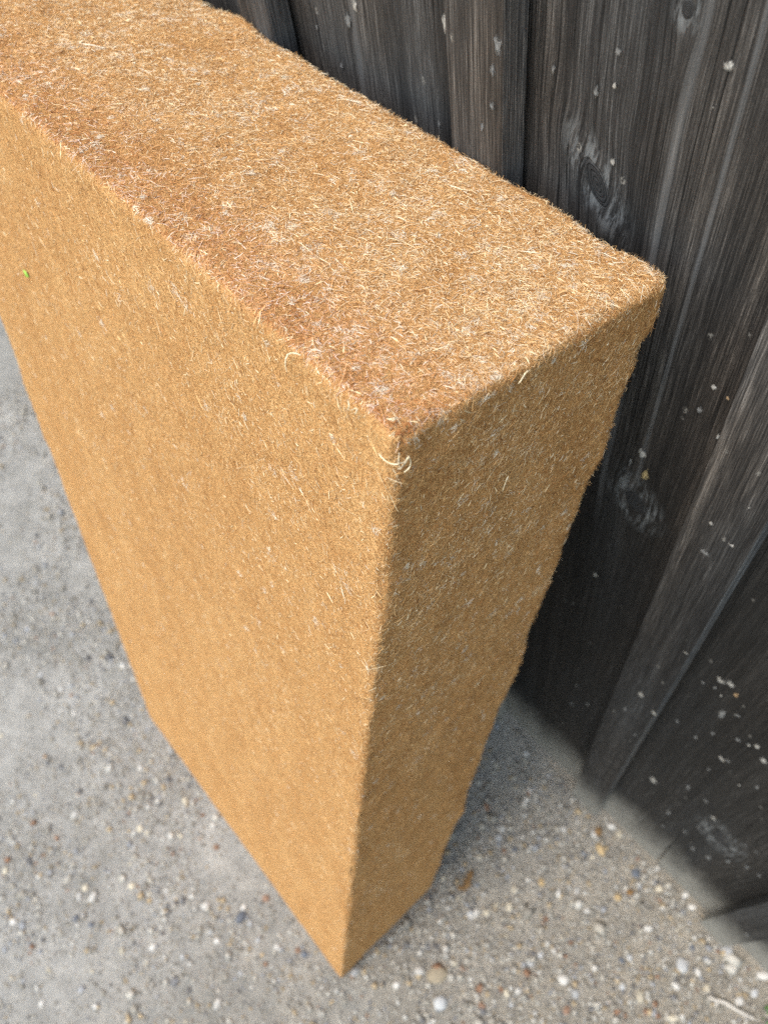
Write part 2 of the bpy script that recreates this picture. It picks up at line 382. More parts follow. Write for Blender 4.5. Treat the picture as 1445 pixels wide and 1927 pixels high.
spots = [(1165, 95, 6, 7, SPG, 1), (1157, 160, 4, 5, SPW, 1), (1042, 127, 3, 8, SPG, 1), (1372, 124, 6, 8, SPW, 1), (1122, 172, 5, 8, SPG, 1),
         (1155, 305, 6, 8, SPW, 1), (1343, 200, 1.5, 2, SPW, 1), (1207, 855, 8, 16, SPW, 1), (1214, 895, 6, 22, SPY, 1), (1186, 870, 3, 16, SPG, 1),
         (1318, 770, 7, 10, SPG, 1), (1120, 1081, 8, 10, SPW, 1), (1343, 728, 4, 5, SPW, 0), (1372, 750, 4, 4, SPO, 0), (1352, 820, 2, 10, SPW, 0),
         (1338, 985, 5, 6, SPW, 0), (1375, 1025, 6, 5, SPW, 0), (1326, 1040, 10, 9, SPG, 0), (1410, 955, 2, 3, SPW, 0), (1060, 1360, 6, 8, SPG, 1),
         (668, 8, 6, 16, SPW, 1), (655, 35, 9, 16, SPG, 1), (838, 42, 6, 15, SPW, 1), (644, 122, 4, 9, SPG, 1), (597, 50, 3, 5, SPG, 1),
         (827, 230, 4, 8, SPG, 1), (938, 82, 8, 16, SPG, 0), (928, 135, 5, 10, SPG, 0), (908, 240, 3, 8, SPG, 0), (927, 198, 6, 8, SPG, 0),
         (1206, 1307, 10, 18, SPW, 0), (1230, 1342, 10, 14, SPW, 0), (1176, 1335, 5, 14, SPG, 0), (1290, 1227, 8, 4, SPW, 0), (1195, 1382, 6, 10, SPG, 0),
         (1356, 1280, 11, 14, SPW, 1), (1374, 1287, 12, 14, SPW, 1), (1385, 1308, 9, 12, SPO, 1), (1346, 1294, 6, 8, SPG, 1), (1357, 1309, 4, 6, SPW, 1),
         (1358, 1345, 7, 34, SPG, 1), (1388, 1346, 8, 8, SPG, 1), (1323, 1285, 4, 7, SPG, 1), (1341, 1380, 5, 8, SPG, 1), (1275, 1358, 6, 9, SPG, 1),
         (1308, 1388, 7, 12, SPG, 1), (1389, 1393, 6, 14, SPG, 1), (1408, 1401, 6, 9, SPW, 1), (1424, 1406, 7, 16, SPW, 1), (1358, 1428, 9, 11, SPW, 1),
         (1370, 1432, 7, 12, SPG, 1), (1435, 1432, 8, 18, SPW, 1), (1334, 1448, 6, 9, SPG, 1), (1229, 1468, 14, 28, SPW, 1), (1295, 1483, 7, 22, SPG, 1),
         (1392, 1477, 6, 8, SPW, 1), (1425, 1482, 4, 16, SPG, 1), (1329, 1508, 8, 12, SPG, 1), (1344, 1541, 11, 15, SPW, 1), (1315, 1558, 8, 12, SPG, 1),
         (1288, 1564, 9, 14, SPG, 1), (1258, 1530, 8, 28, SPG, 1), (1247, 1555, 7, 12, SPG, 1), (1205, 1540, 7, 18, SPG, 1), (1304, 1598, 8, 24, SPG, 1),
         (1332, 1613, 9, 28, SPG, 1), (1368, 1620, 9, 18, SPG, 1), (1406, 1632, 7, 18, SPG, 1), (1423, 1604, 6, 8, SPG, 1), (1402, 1590, 5, 7, SPG, 1),
         (1428, 1648, 6, 9, SPG, 1), (1405, 1759, 8, 22, SPG, 0), (1085, 1290, 5, 8, SPG, 1), (1105, 1325, 6, 9, SPG, 1), (1075, 1325, 8, 10, SPG, 1)]
for q, r_, w_, h_, mt, pl in spots:
    yy = DEP * pl; P3 = on((q, r_), 1, yy)
    o = blob('splash_spot', P3[0], P3[2], yy - 0.0003, w_ / 1000, h_ / 1000, mt, random.uniform(-.25, .25))
    hosts = BOARDS if pl else BATTENS
    o.parent = min(hosts, key=lambda h: abs(h[0] - P3[0]))[1]

# ------------------------------------------------------------------ insulation batt
TH = 0.23754; BW, BT, BH = 0.5690, 0.1905, 1.2215
A0 = np.array([-0.08323, -0.47119, 0.0])
UP = np.array([0, math.sin(TH), math.cos(TH)]); TT = np.array([0, math.cos(TH), -math.sin(TH)]); EX = np.array([1.0, 0, 0])
batt = empty('insulation_batt', A0, label='thick tan wood fibre insulation batt leaning on the dark plank wall', category='insulation batt')
def batt_surface(p):
    """p: (n,3) on the box 0..BW, 0..BT, 0..BH (x measured from the far end) -> local position, normal"""
    dims = np.array([BW, BT, BH])
    r = (0.0035 + 0.0020 * np.clip(p[:, 2] / BH, 0, 1) ** 2 + 0.0022 * np.clip(p[:, 1] / BT, 0, 1) ** 3)[:, None]
    q = np.clip(p, r, dims - r); d = p - q
    d = np.sign(d) * np.abs(d) ** 1.0
    ln = np.linalg.norm(d, axis=1, keepdims=True); n = d / np.maximum(ln, 1e-9)
    pos = q + n * r
    front = np.clip(-n[:, 1], 0, 1); topn = np.clip(n[:, 2], 0, 1); back = np.clip(n[:, 1], 0, 1)
    low = np.clip(1 - p[:, 2] / 0.25, 0, 1)
    a = 0.0022 * fbm(p * 11, 21) * (1 - 0.75 * front)
    a = a + 0.0017 * fbm(p * 42, 22) * (1 - 0.7 * front)
    a = a + 0.0009 * fbm(p * 150, 23) * (1 - 0.4 * front)
    a = a + 0.0030 * np.clip(fbm(p * 26, 24), 0, 1) * back - 0.0008 * back
    # bumps chewed out of the long cut edges
    edge = np.clip((np.abs(n) > 0.25).sum(1) - 1, 0, 1)
    a = a - 0.0060 * np.clip(fbm(p * 34, 27) - 0.10, 0, 1) * edge - 0.014 * np.clip(fbm(p * 17, 28) - 0.05, 0, 1) * edge * (n[:, 1] > 0.1)
    a = a + 0.0045 * fbm(p * 21, 29) * edge * (1 - 0.6 * front)
    a = a * (1 - 0.5 * low) + 0.0035 * np.exp(-((p[:, 2] - 0.06) / 0.05) ** 2) * back
    return pos + n * a[:, None], n
def to_world_local(L):
    """batt frame -> offsets from A0; the soft foot squashes flat on the ground"""
    z0 = L[:, 1] * math.tan(TH)
    zz = np.maximum(z0 + L[:, 2] * (BH - z0) / BH, z0 + 0.0003)
    return (L[:, 0] - BW)[:, None] * EX + L[:, 1][:, None] * TT + zz[:, None] * UP
def dir_world(D):
    return D[:, 0][:, None] * EX + D[:, 1][:, None] * TT + D[:, 2][:, None] * UP

xs = np.unique(np.concatenate([[0, .003, .006, .009], np.arange(.012, .25, .005), np.arange(.25, BW - .012, .003), BW - np.array([.012, .009, .006, .003, 0])]))
ys = np.unique(np.concatenate([[0, .002, .004, .007, .010], np.arange(.013, BT - .011, .0032), BT - np.array([.010, .007, .004, .002, 0])]))
zs = np.unique(np.concatenate([[0, .002, .004], np.arange(.01, .80, .007), np.arange(.80, BH - .012, .003), BH - np.array([.011, .008, .005, .0025, 0])]))
parts_v, parts_f, base = [], [], 0
def grid(ax, val, a_, b_, ia, ib, flip):
    global base
    A_, B_ = np.meshgrid(a_, b_, indexing='ij'); P = np.zeros((A_.size, 3)); P[:, ax] = val; P[:, ia] = A_.ravel(); P[:, ib] = B_.ravel()
    I = np.arange(A_.size).reshape(A_.shape) + base
    f = np.stack([I[:-1, :-1], I[1:, :-1], I[1:, 1:], I[:-1, 1:]], -1).reshape(-1, 4)
    parts_v.append(P); parts_f.append(f[:, ::-1] if flip else f); base += A_.size
grid(1, 0.0, xs, zs, 0, 2, False); grid(1, BT, xs, zs, 0, 2, True)
grid(0, 0.0, ys, zs, 1, 2, True); grid(0, BW, ys, zs, 1, 2, False)
grid(2, BH, xs, ys, 0, 1, False); grid(2, 0.0, xs, ys, 0, 1, True)
P = np.concatenate(parts_v); Fq = np.concatenate(parts_f)
key = np.round(P * 1e6).astype(np.int64); _, idx, inv = np.unique(key, axis=0, return_index=True, return_inverse=True)
P = P[idx]; Fq = inv.reshape(-1)[Fq]
pos, _n = batt_surface(P)
core_me = mesh_np('core', to_world_local(pos), Fq)
FELT = felt('wood_fibre_felt')
link('core', core_me, FELT, batt)

PAL = np.array([(0.38, 0.174, 0.056), (0.49, 0.258, 0.094), (0.57, 0.330, 0.132), (0.63, 0.395, 0.178), (0.71, 0.475, 0.235), (0.80, 0.64, 0.42), (0.21, 0.090, 0.030), (0.80, 0.71, 0.57)])
def make_fibres(P, n, length, width, color, lift, prefer, rand_tilt, seg=3, sink=0.0003, curl=0.16):
    """ribbon fibres lying on the felt; all (k,) arrays"""
    k = len(P)
    t1 = np.cross(n, np.broadcast_to(prefer, n.shape)); bad = np.linalg.norm(t1, axis=1) < 0.2
    t1[bad] = np.cross(n[bad], np.array([1.0, 0, 0])); t1 /= np.linalg.norm(t1, axis=1, keepdims=True) + 1e-9
    t2 = np.cross(n, t1)
    ang = rng.normal(0, rand_tilt, k) + math.pi / 2
    d = np.cos(ang)[:, None] * t1 + np.sin(ang)[:, None] * t2
    s = np.cross(n, d)
    cv = rng.normal(0, curl, k)
    tilt = rng.normal(0, 0.12, k)
    pts = []
    for j in range(seg + 1):
        u = j / seg - 0.5
        bend = cv * (u * u - 0.08)
        hgt = lift * (0.75 + 0.25 * (1 - 4 * u * u)) + tilt * u * length * 0.5 - sink
        pts.append(P + d * (u * length)[:, None] + s * (bend * length)[:, None] + n * hgt[:, None])
    pts = np.stack(pts, 1)
    wdir = s + n * rng.normal(0, 0.55, k)[:, None]; wdir /= np.linalg.norm(wdir, axis=1, keepdims=True)
    prof = np.array([0.45, 1.0, 1.0, 0.35] if seg == 3 else np.interp(np.linspace(0, 1, seg + 1), [0, .2, .8, 1], [.45, 1, 1, .35]))
    off = wdir[:, None, :] * (width[:, None] * prof[None] * 0.5)[:, :, None]
    V = np.concatenate([pts - off, pts + off], 2).reshape(k, (seg + 1) * 2, 3)
    b = (np.arange(k) * (seg + 1) * 2)[:, None, None]
    q = np.array([[2 * j, 2 * j + 1, 2 * j + 3, 2 * j + 2] for j in range(seg)])[None] + b
    C = np.repeat(color[:, None, :], (seg + 1) * 2, 1)
    return V.reshape(-1, 3), q.reshape(-1, 4), C.reshape(-1, 3)
def fibre_object(name, chunks, mat, parent, **props):
    Vs, Fs, Cs, b = [], [], [], 0
    for V, F, C in chunks:
        Vs.append(V); Fs.append(F + b); Cs.append(C); b += len(V)
    V, F, C = np.concatenate(Vs), np.concatenate(Fs), np.concatenate(Cs)
    me = mesh_np(name, V, F)
    at = me.attributes.new('tint', 'FLOAT_COLOR', 'POINT')
    at.data.foreach_set('color', np.concatenate([C, np.ones((len(C), 1))], 1).astype(np.float32).ravel())
    return link(name, me, mat, parent, **props)
FIB = fibre('wood_fibre')
CAMREL = C_CAM - A0
def sample(face, k, power):
    """points on a box face, denser near the corner that stands by the camera"""
    out = np.zeros((0, 3))
    while len(out) < k:
        m_ = k * 3; p = rng.random((m_, 3)) * np.array([BW, BT, BH])
        if face == 'top': p[:, 2] = BH
        if face == 'front': p[:, 1] = 0
        if face == 'end': p[:, 0] = BW
        if face == 'far': p[:, 0] = 0
        d = np.linalg.norm(to_world_local(p) - CAMREL, axis=1)
        out = np.concatenate([out, p[rng.random(m_) < np.minimum(1, (0.42 / d) ** power)]])
    return out[:k]
def tints(p, warm, pale):
    k = len(p); c1 = fbm(p * 34, 31); c2 = fbm(p * np.array([14, 14, 5.0]), 32)
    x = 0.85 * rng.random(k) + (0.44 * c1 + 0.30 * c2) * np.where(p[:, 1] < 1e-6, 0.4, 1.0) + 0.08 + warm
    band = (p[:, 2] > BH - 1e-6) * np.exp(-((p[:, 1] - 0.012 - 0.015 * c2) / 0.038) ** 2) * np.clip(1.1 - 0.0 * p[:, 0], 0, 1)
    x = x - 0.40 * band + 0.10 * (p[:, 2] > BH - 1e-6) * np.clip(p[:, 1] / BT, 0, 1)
    i = np.clip((x * 5.2).astype(int), 0, 5)
    i = np.where(rng.random(k) < 0.05, 6, i)
    i = np.where(rng.random(k) < pale * np.clip(1 + 2.2 * fbm(p * 55, 33), 0.1, 4), 7, i)
    i = np.where(rng.random(k) < 0.07 * band, 7, i)
    c = PAL[i] * rng.uniform(0.82, 1.15, (k, 1))
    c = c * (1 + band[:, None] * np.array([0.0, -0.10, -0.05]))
    return np.clip(c, 0, 0.85)
chunks = []
for face, k, power, pref, spread, ln, wd, lf, warm, pale in (
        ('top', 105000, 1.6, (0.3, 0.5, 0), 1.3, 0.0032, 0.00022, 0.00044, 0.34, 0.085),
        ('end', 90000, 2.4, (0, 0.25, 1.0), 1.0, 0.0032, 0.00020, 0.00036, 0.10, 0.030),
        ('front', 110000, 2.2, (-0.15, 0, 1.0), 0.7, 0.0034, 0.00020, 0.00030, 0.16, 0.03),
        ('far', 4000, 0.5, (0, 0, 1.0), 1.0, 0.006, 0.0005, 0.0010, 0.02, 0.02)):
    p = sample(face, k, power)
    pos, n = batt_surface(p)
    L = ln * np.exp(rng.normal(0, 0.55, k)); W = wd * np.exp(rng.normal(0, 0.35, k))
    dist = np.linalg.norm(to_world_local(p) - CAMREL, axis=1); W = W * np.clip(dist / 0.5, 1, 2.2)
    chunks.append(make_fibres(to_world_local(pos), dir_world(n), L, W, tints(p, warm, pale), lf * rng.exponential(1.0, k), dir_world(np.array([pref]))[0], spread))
fibre_object('fibre_fuzz', chunks, FIB, batt, kind='stuff')

# white binder-fibre tufts and pale slivers of wood caught in the felt
chunks = []
for face, nc, power in (('top', 250, 1.6), ('end', 110, 2.2), ('front', 70, 2.4)):
    c = sample(face, nc, power)
    for q in c:
        k = int(rng.integers(8, 34)); sp = rng.uniform(0.0008, 0.0030)
        p = q + rng.normal(0, sp, (k, 3)); ax = {'top': 2, 'end': 0, 'front': 1}[face]; p[:, ax] = q[ax]
        p = np.clip(p, 0, [BW, BT, BH]); pos, n = batt_surface(p)
        col = np.array([0.80, 0.72, 0.59]) * rng.uniform(0.85, 1.0, (k, 1)); pr = rng.normal(0, 1, 3)
        chunks.append(make_fibres(to_world_local(pos), dir_world(n), rng.uniform(.0015, .005, k), rng.uniform(.00013, .00030, k), col, rng.uniform(.0004, .0010, k), pr, 0.6, curl=0.7))
fibre_object('binder_tufts', chunks, FIB, batt, kind='stuff')
chunks = []
for face, k, power, pref in (('top', 3200, 1.4, (1, 0.6, 0)), ('end', 1500, 2.0, (0, .4, 1.0)), ('front', 1700, 2.0, (-.25, 0, 1.0))):
    p = sample(face, k, power); pos, n = batt_surface(p)
    col = np.array([0.82, 0.66, 0.42]) * rng.uniform(0.8, 1.05, (k, 1)) + rng.uniform(-.02, .06, (k, 1)) * np.array([0, .4, 1.0])
    chunks.append(make_fibres(to_world_local(pos), dir_world(n), rng.uniform(.003, .0095, k) * rng.uniform(.3, 1.0, k), rng.uniform(.00022, .00055, k), np.clip(col, 0, .85),
                              rng.uniform(.0003, .0009, k), dir_world(np.array([pref]))[0], 1.1, seg=5, curl=0.10))
fibre_object('wood_slivers', chunks, FIB, batt, kind='stuff')
# stray hairs standing off the cut edges
chunks = []
def edge_hairs(k, fix, vary):
    p = np.zeros((k, 3)); dims = [BW, BT, BH]
    for ax, v_ in fix.items(): p[:, ax] = v_ - np.sign(v_ - dims[ax] / 2) * np.abs(rng.normal(0, 0.004, k))
    p[:, vary] = rng.random(k) * dims[vary]
    side = rng.random(k) < 0.5; keys = list(fix)
    p[side, keys[0]] = fix[keys[0]]; p[~side, keys[1]] = fix[keys[1]]
    return p
for fix, vary, k in (({2: BH, 1: BT}, 0, 2000), ({2: BH, 0: BW}, 1, 380), ({2: BH, 1: 0.0}, 0, 700), ({0: BW, 1: 0.0}, 2, 1100), ({0: BW, 1: BT}, 2, 2600), ({0: 0.0, 1: 0.0}, 2, 1200)):
    p = edge_hairs(k, fix, vary); pos, n = batt_surface(np.clip(p, 0, [BW, BT, BH]))
    nn = n + rng.normal(0, 0.55, (k, 3)); nn /= np.linalg.norm(nn, axis=1, keepdims=True)
    tg = np.cross(nn, rng.normal(0, 1, (k, 3))); tg /= np.linalg.norm(tg, axis=1, keepdims=True)
    Lh = rng.uniform(.0010, .0034, k)
    ctr = to_world_local(pos) + dir_world(n) * (Lh * 0.30)[:, None]
    # long axis along nn: use a frame whose "normal" is tg
    s = np.cross(tg, nn); pts = []
    cvv = rng.normal(0, .6, k)
    for j in range(4):
        u = j / 3 - 0.5
        pts.append(ctr + dir_world(nn) * (u * Lh)[:, None] + dir_world(s) * (cvv * (u * u) * Lh)[:, None])
    pts = np.stack(pts, 1); off = dir_world(tg)[:, None, :] * (rng.uniform(.00012, .00026, k)[:, None] * np.array([1, 1, .8, .3])[None] * .5)[:, :, None]
    V = np.concatenate([pts - off, pts + off], 2).reshape(-1, 3)
    b = (np.arange(k) * 8)[:, None, None]; q = np.array([[2 * j, 2 * j + 1, 2 * j + 3, 2 * j + 2] for j in range(3)])[None] + b
    chunks.append((V, q.reshape(-1, 4), np.repeat(tints(p, 0.15, .05), 8, 0)))
fibre_object('edge_hairs', chunks, FIB, batt, kind='stuff')

def tube(name, pts, rad, mat, parent=None, sides=6, flat=1.0, **props):
    pts = [Vector(p) for p in pts]; dense = []
    for i in range(len(pts) - 1):
        a, b = pts[max(i - 1, 0)], pts[i]; c, d = pts[i + 1], pts[min(i + 2, len(pts) - 1)]
        for j in range(4):
            t = j / 4; dense.append(0.5 * ((2 * b) + (c - a) * t + (2 * a - 5 * b + 4 * c - d) * t * t + (3 * b - a - 3 * c + d) * t ** 3))
    dense.append(pts[-1]); n = len(dense); V = []; up = Vector((.3, .5, .8))
    for i, p in enumerate(dense):
        t = (dense[min(i + 1, n - 1)] - dense[max(i - 1, 0)]).normalized(); s = t.cross(up).normalized(); u = s.cross(t)
        r = rad * (0.55 + 0.45 * math.sin(math.pi * min(1, max(0, (i + .6) / n))))
        for k in range(sides):
            a = 2 * math.pi * k / sides; V.append(p + s * (r * math.cos(a)) + u * (r * flat * math.sin(a)))
    F = [(i * sides + k, i * sides + (k + 1) % sides, (i + 1) * sides + (k + 1) % sides, (i + 1) * sides + k) for i in range(n - 1) for k in range(sides)]
    F += [tuple(range(sides))[::-1], tuple(range((n - 1) * sides, n * sides))]
    me = bpy.data.meshes.new(name); me.from_pydata([tuple(v) for v in V], [], F)
    for p in me.polygons: p.use_smooth = True
    return link(name, me, mat, parent, **props)
STRAW = plain('pale_straw', (0.80, 0.72, 0.54), 0.7, (0.66, 0.55, 0.36), 900.0)
# curled pale strands named one by one: pixels along each strand; they lie on the
# face they cross, `lift` metres proud of it
def face_pt(q, lift):
    """first batt face met by the pixel's ray (box without its fuzz)"""
    d = ray(q); best = None
    M = np.stack([EX, TT, UP]); o = M @ (C_CAM - A0) + np.array([BW, 0, 0]); dd = M @ d
    for ax, v_, sg in ((2, BH, 1), (1, 0.0, -1), (0, BW, 1)):
        if abs(dd[ax]) < 1e-9: continue
        t = (v_ + sg * lift - o[ax]) / dd[ax]; h = o + dd * t
        if t > 0 and all(-0.006 <= h[k] <= (BW, BT, BH)[k] + 0.006 for k in range(3) if k != ax) and (best is None or t < best[0]): best = (t, h)
    if best is None: return None
    h = best[1]; return (h[0] - BW) * EX + h[1] * TT + h[2] * UP
strands = [([(712, 853), (724, 866), (737, 873), (750, 873)], .00045), ([(748, 871), (760, 870), (768, 860), (769, 858)], .0003),
           ([(748, 880), (752, 882), (765, 868), (769, 859), (773, 870), (770, 880), (760, 889)], .00038), ([(751, 852), (750, 868), (752, 880)], .0003),
           ([(655, 752), (657, 764), (654, 772)], .0004), ([(668, 780), (672, 770), (669, 768), (661, 772)], .0004),
           ([(540, 700), (537, 685), (541, 668), (553, 664), (567, 668)], .0005), ([(728, 787), (735, 789), (745, 786), (739, 792)], .0005),
           ([(975, 722), (982, 713), (990, 700), (998, 697)], .0004), ([(945, 925), (952, 905), (957, 895)], .0004)]
for px, rd in strands:
    pp = [face_pt(q, 0.0022 + 0.001 * (i % 2)) for i, q in enumerate(px)]; pp = [p for p in pp if p is not None]
    if len(pp) > 1: tube('curled_strand', pp, rd, STRAW, batt, 5, 0.6)

# ------------------------------------------------------------------ things lying about
SUFF = 1
ST = {'white': stone('white_stone', (0.39, 0.385, 0.37)), 'cream': stone('cream_stone', (0.36, 0.33, 0.265)), 'grey': stone('grey_stone', (0.30, 0.31, 0.32)),
      'tan': stone('tan_stone', (0.235, 0.20, 0.145)), 'dark': stone('slate_stone', (0.075, 0.085, 0.105)), 'ochre': stone('ochre_stone', (0.36, 0.27, 0.15)), 'rust': stone('rust_stone', (0.19, 0.12, 0.085))}
def pebble_mesh(i):
    bm = bmesh.new(); bmesh.ops.create_icosphere(bm, subdivisions=2, radius=0.5)
    P = np.array([v.co[:] for v in bm.verts]); f = 1 + 0.34 * fbm(P * 2.4 + i * 9.7, i)
    for v, k in zip(bm.verts, f): v.co = Vector(v.co) * float(k)
    me = bpy.data.meshes.new('pebble'); bm.to_mesh(me); bm.free()
    for p in me.polygons: p.use_smooth = True
    return me
PMESH = {}
def pebble(x, y, d, kind, sx=1.0, sz=0.62, label=None, group=None):
    i = random.randrange(6)
    if (kind, i) not in PMESH:
        me = pebble_mesh(i); me.materials.append(ST[kind]); PMESH[(kind, i)] = me
    o = link('pebble', PMESH[(kind, i)])
    o.scale = (d * sx, d / sx, d * sz); o.rotation_euler = (random.uniform(-.2, .2), random.uniform(-.2, .2), random.uniform(0, 6.28))
    z = float(ground_h(np.array([x]), np.array([y]))[0]); o.location = (x, y, z + d * sz * 0.10)
    o['category'] = 'pebble'
    names = {'white': 'small white', 'cream': 'small cream coloured', 'grey': 'small blue grey', 'dark': 'small dark slate', 'ochre': 'small ochre yellow', 'rust': 'small rust red', 'tan': 'small tan'}
    if y > -0.13: where = 'close to the wall foot'
    elif x > A0[0]: where = 'on the grit off the shaded end of the batt'
    elif x > A0[0] - BW * 0.5: where = 'in front of the batt near its shaded end'
    elif x > A0[0] - BW - 0.02: where = 'in front of the far half of the batt'
    else: where = 'on the bare ground past the far edge of the batt'
    size = 'tiny' if d < 0.0075 else 'small'
    nm = names[kind].replace('small', size)
    o['label'] = label or f'{nm} pebble {where}'
    if not label: o['group'] = f'{nm} pebbles {where}'
    return o
MM = 1.6 / F_PX
listed = [(140, 1533, 18, 'white'), (264, 1445, 14, 'white'), (113, 1296, 12, 'white'), (75, 1270, 12, 'grey'), (745, 1854, 14, 'white'), (788, 1827, 20, 'white'),
          (668, 1830, 18, 'grey'), (1220, 1747, 16, 'white'), (1060, 1843, 20, 'white'), (1083, 1871, 16, 'grey'), (1205, 1876, 19, 'cream'), (1272, 1857, 15, 'white'),
          (1313, 1829, 14, 'white'), (1240, 1673, 15, 'cream'), (1162, 1689, 15, 'ochre'), (1130, 1600, 20, 'ochre'), (945, 1560, 15, 'white'), (938, 1577, 16, 'grey'),
          (1391, 1886, 18, 'white'), (1437, 1837, 20, 'white'), (1378, 1822, 14, 'white'), (386, 1705, 17, 'white'), (348, 1508, 16, 'cream'), (262, 1560, 14, 'cream'),
          (400, 1553, 12, 'white'), (287, 1783, 14, 'white'), (230, 1790, 13, 'cream'), (410, 1890, 17, 'white'), (248, 1668, 16, 'cream'), (175, 1690, 20, 'white'),
          (150, 1688, 16, 'white'), (160, 1672, 14, 'cream'), (500, 1692, 16, 'rust'), (406, 1595, 13, 'rust'), (573, 1797, 14, 'dark'), (143, 1729, 13, 'dark'), (173, 1742, 11, 'dark'),
          (1019, 1661, 15, 'ochre'), (896, 1719, 13, 'white'), (885, 1720, 13, 'grey'), (915, 1718, 13, 'cream'), (958, 1707, 15, 'cream'), (998, 1815, 12, 'grey'),
          (1172, 1858, 12, 'grey'), (1050, 1682, 14, 'white'), (1085, 1675, 13, 'white'), (968, 1675, 13, 'cream'), (885, 1725, 12, 'white'), (953, 1870, 13, 'cream'),
          (975, 1866, 13, 'white'), (907, 1893, 14, 'rust'), (1066, 1902, 15, 'rust'), (1170, 1807, 12, 'dark'), (1185, 1803, 12, 'grey'), (1200, 1617, 9, 'rust'),
          (1302, 1707, 15, 'white'), (1290, 1685, 14, 'white'), (1268, 1917, 16, 'cream'), (1060, 1560, 14, 'white'), (1380, 1800, 12, 'dark'), (1150, 1555, 16, 'white'),
          (1118, 1570, 17, 'white'), (1165, 1570, 14, 'cream'), (990, 1418, 12, 'white'), (1420, 1870, 14, 'grey'), (1330, 1860, 14, 'cream'), (470, 1738, 12, 'grey'),
          (458, 1708, 12, 'white'), (560, 1790, 12, 'rust'), (520, 1783, 13, 'white'), (78, 1890, 12, 'white'), (25, 1735, 14, 'white'), (10, 1640, 14, 'cream')]
special = [(232, 1252, 20, 'white', 1.2, .6, 'white chipped pebble touching the long front edge of the batt'),
           (830, 1888, 27, 'grey', 1.0, .7, 'plump pale blue pebble standing off from the foot corner of the batt'),
           (822, 1836, 34, 'tan', 1.2, .35, 'flat tan stone lying near the foot corner of the batt'),
           (1283, 1817, 25, 'grey', 1.15, .6, 'oval lavender grey pebble out in the grit before the last batten'),
           (1196, 1644, 18, 'dark', .95, .7, 'round dark slate pebble near the split foot of a wall board'),
           (1367, 1792, 24, 'grey', 1.1, .55, 'angular pale grey stone lying against the foot of the wall'),
           (453, 1726, 21, 'dark', 1.2, .6, 'large dark slate pebble in front of the batt face')]
taken = []
for q in listed:
    P3 = on(q[:2], 2, 0.0); pebble(P3[0], P3[1], q[2] * MM * 0.78, q[3], random.uniform(.85, 1.3), random.uniform(.5, .75)); taken.append(P3[:2])
for q in special:
    P3 = on(q[:2], 2, 0.0); pebble(P3[0], P3[1], q[2] * MM * 0.82, q[3], q[4], q[5], q[6]); taken.append(P3[:2])
def under_batt(x, y, mrg=0.0):
    return (A0[0] - BW - mrg < x) & (x < A0[0] + mrg) & (A0[1] - mrg < y) & (y < A0[1] + 0.20 + mrg)
kinds = ['white'] * 4 + ['cream'] * 6 + ['grey'] * 6 + ['dark'] * 2 + ['ochre'] * 2 + ['rust'] * 1
cnt = 0
while cnt < 170:
    x = random.uniform(-1.55, 0.45); y = random.uniform(-0.98, -0.012)
    if under_batt(x, y, 0.015) or (x < -0.7 and random.random() < 0.35): continue
    if min((x - a) ** 2 + (y - b) ** 2 for a, b in taken) < 0.012 ** 2: continue
    taken.append(np.array([x, y])); pebble(x, y, random.uniform(0.0055, 0.0095), random.choice(kinds), random.uniform(.85, 1.25), random.uniform(.45, .75)); cnt += 1

# the grit itself: thousands of grains pressed into the earth, one mass
IV = 0.5 * np.array([(1, 0, 0), (-1, 0, 0), (0, 1, 0), (0, -1, 0), (0, 0, 1), (0, 0, -1.0)])
IF = np.array([(0, 2, 4), (2, 1, 4), (1, 3, 4), (3, 0, 4), (2, 0, 5), (1, 2, 5), (3, 1, 5), (0, 3, 5)])
K = 62000
gx2 = rng.uniform(-1.6, 0.55, K * 2); gy2 = rng.uniform(-1.0, 0.015, K * 2)
dens = np.clip(0.55 + 0.9 * fbm(np.stack([gx2 * 6, gy2 * 6, gx2 * 0], 1), 61) + 0.35 * (gx2 > -0.1) - 0.25 * (gx2 < -0.75), 0.08, 1)
keep = (rng.random(K * 2) < dens) & ~under_batt(gx2, gy2, 0.004); gx2, gy2 = gx2[keep][:K], gy2[keep][:K]; K = len(gx2)
gd = 0.0040 * np.exp(rng.normal(0, 0.45, K)); gz = ground_h(gx2, gy2)
ca, sa = np.cos(rng.uniform(0, 6.28, K)), np.sin(rng.uniform(0, 6.28, K))
IR = np.stack([IV[None, :, 0] * ca[:, None] - IV[None, :, 1] * sa[:, None] + 0.35 * IV[None, :, 2] * sa[:, None], IV[None, :, 0] * sa[:, None] + IV[None, :, 1] * ca[:, None], np.repeat(IV[None, :, 2], K, 0) + 0.3 * IV[None, :, 0] * ca[:, None]], -1)
V = IR * gd[:, None, None] * rng.uniform(.65, 1.35, (K, 1, 3)) * np.array([1, 1, .7]) * (1 + rng.normal(0, .2, (K, len(IV), 1)))
V = V + np.stack([gx2, gy2, gz + gd * 0.10], 1)[:, None, :]
F = IF[None] + (np.arange(K) * len(IV))[:, None, None]
gp = np.array([(.20, .19, .17), (.28, .265, .235), (.33, .318, .29), (.41, .402, .38), (.12, .12, .125), (.30, .24, .16), (.25, .26, .28), (.22, .13, .085)])
gc = gp[rng.choice(8, K, p=[.20, .26, .23, .08, .06, .09, .06, .02])] * rng.uniform(.8, 1.15, (K, 1))
me = mesh_np('ground_grit', V.reshape(-1, 3), F.reshape(-1, 3))
at = me.attributes.new('tint', 'FLOAT_COLOR', 'POINT')
at.data.foreach_set('color', np.concatenate([np.repeat(gc, len(IV), 0), np.ones((K * len(IV), 1))], 1).astype(np.float32).ravel())
link('ground_grit', me, grit_mat(), kind='stuff', label='fine mixed grit pressed into the packed earth', category='grit')

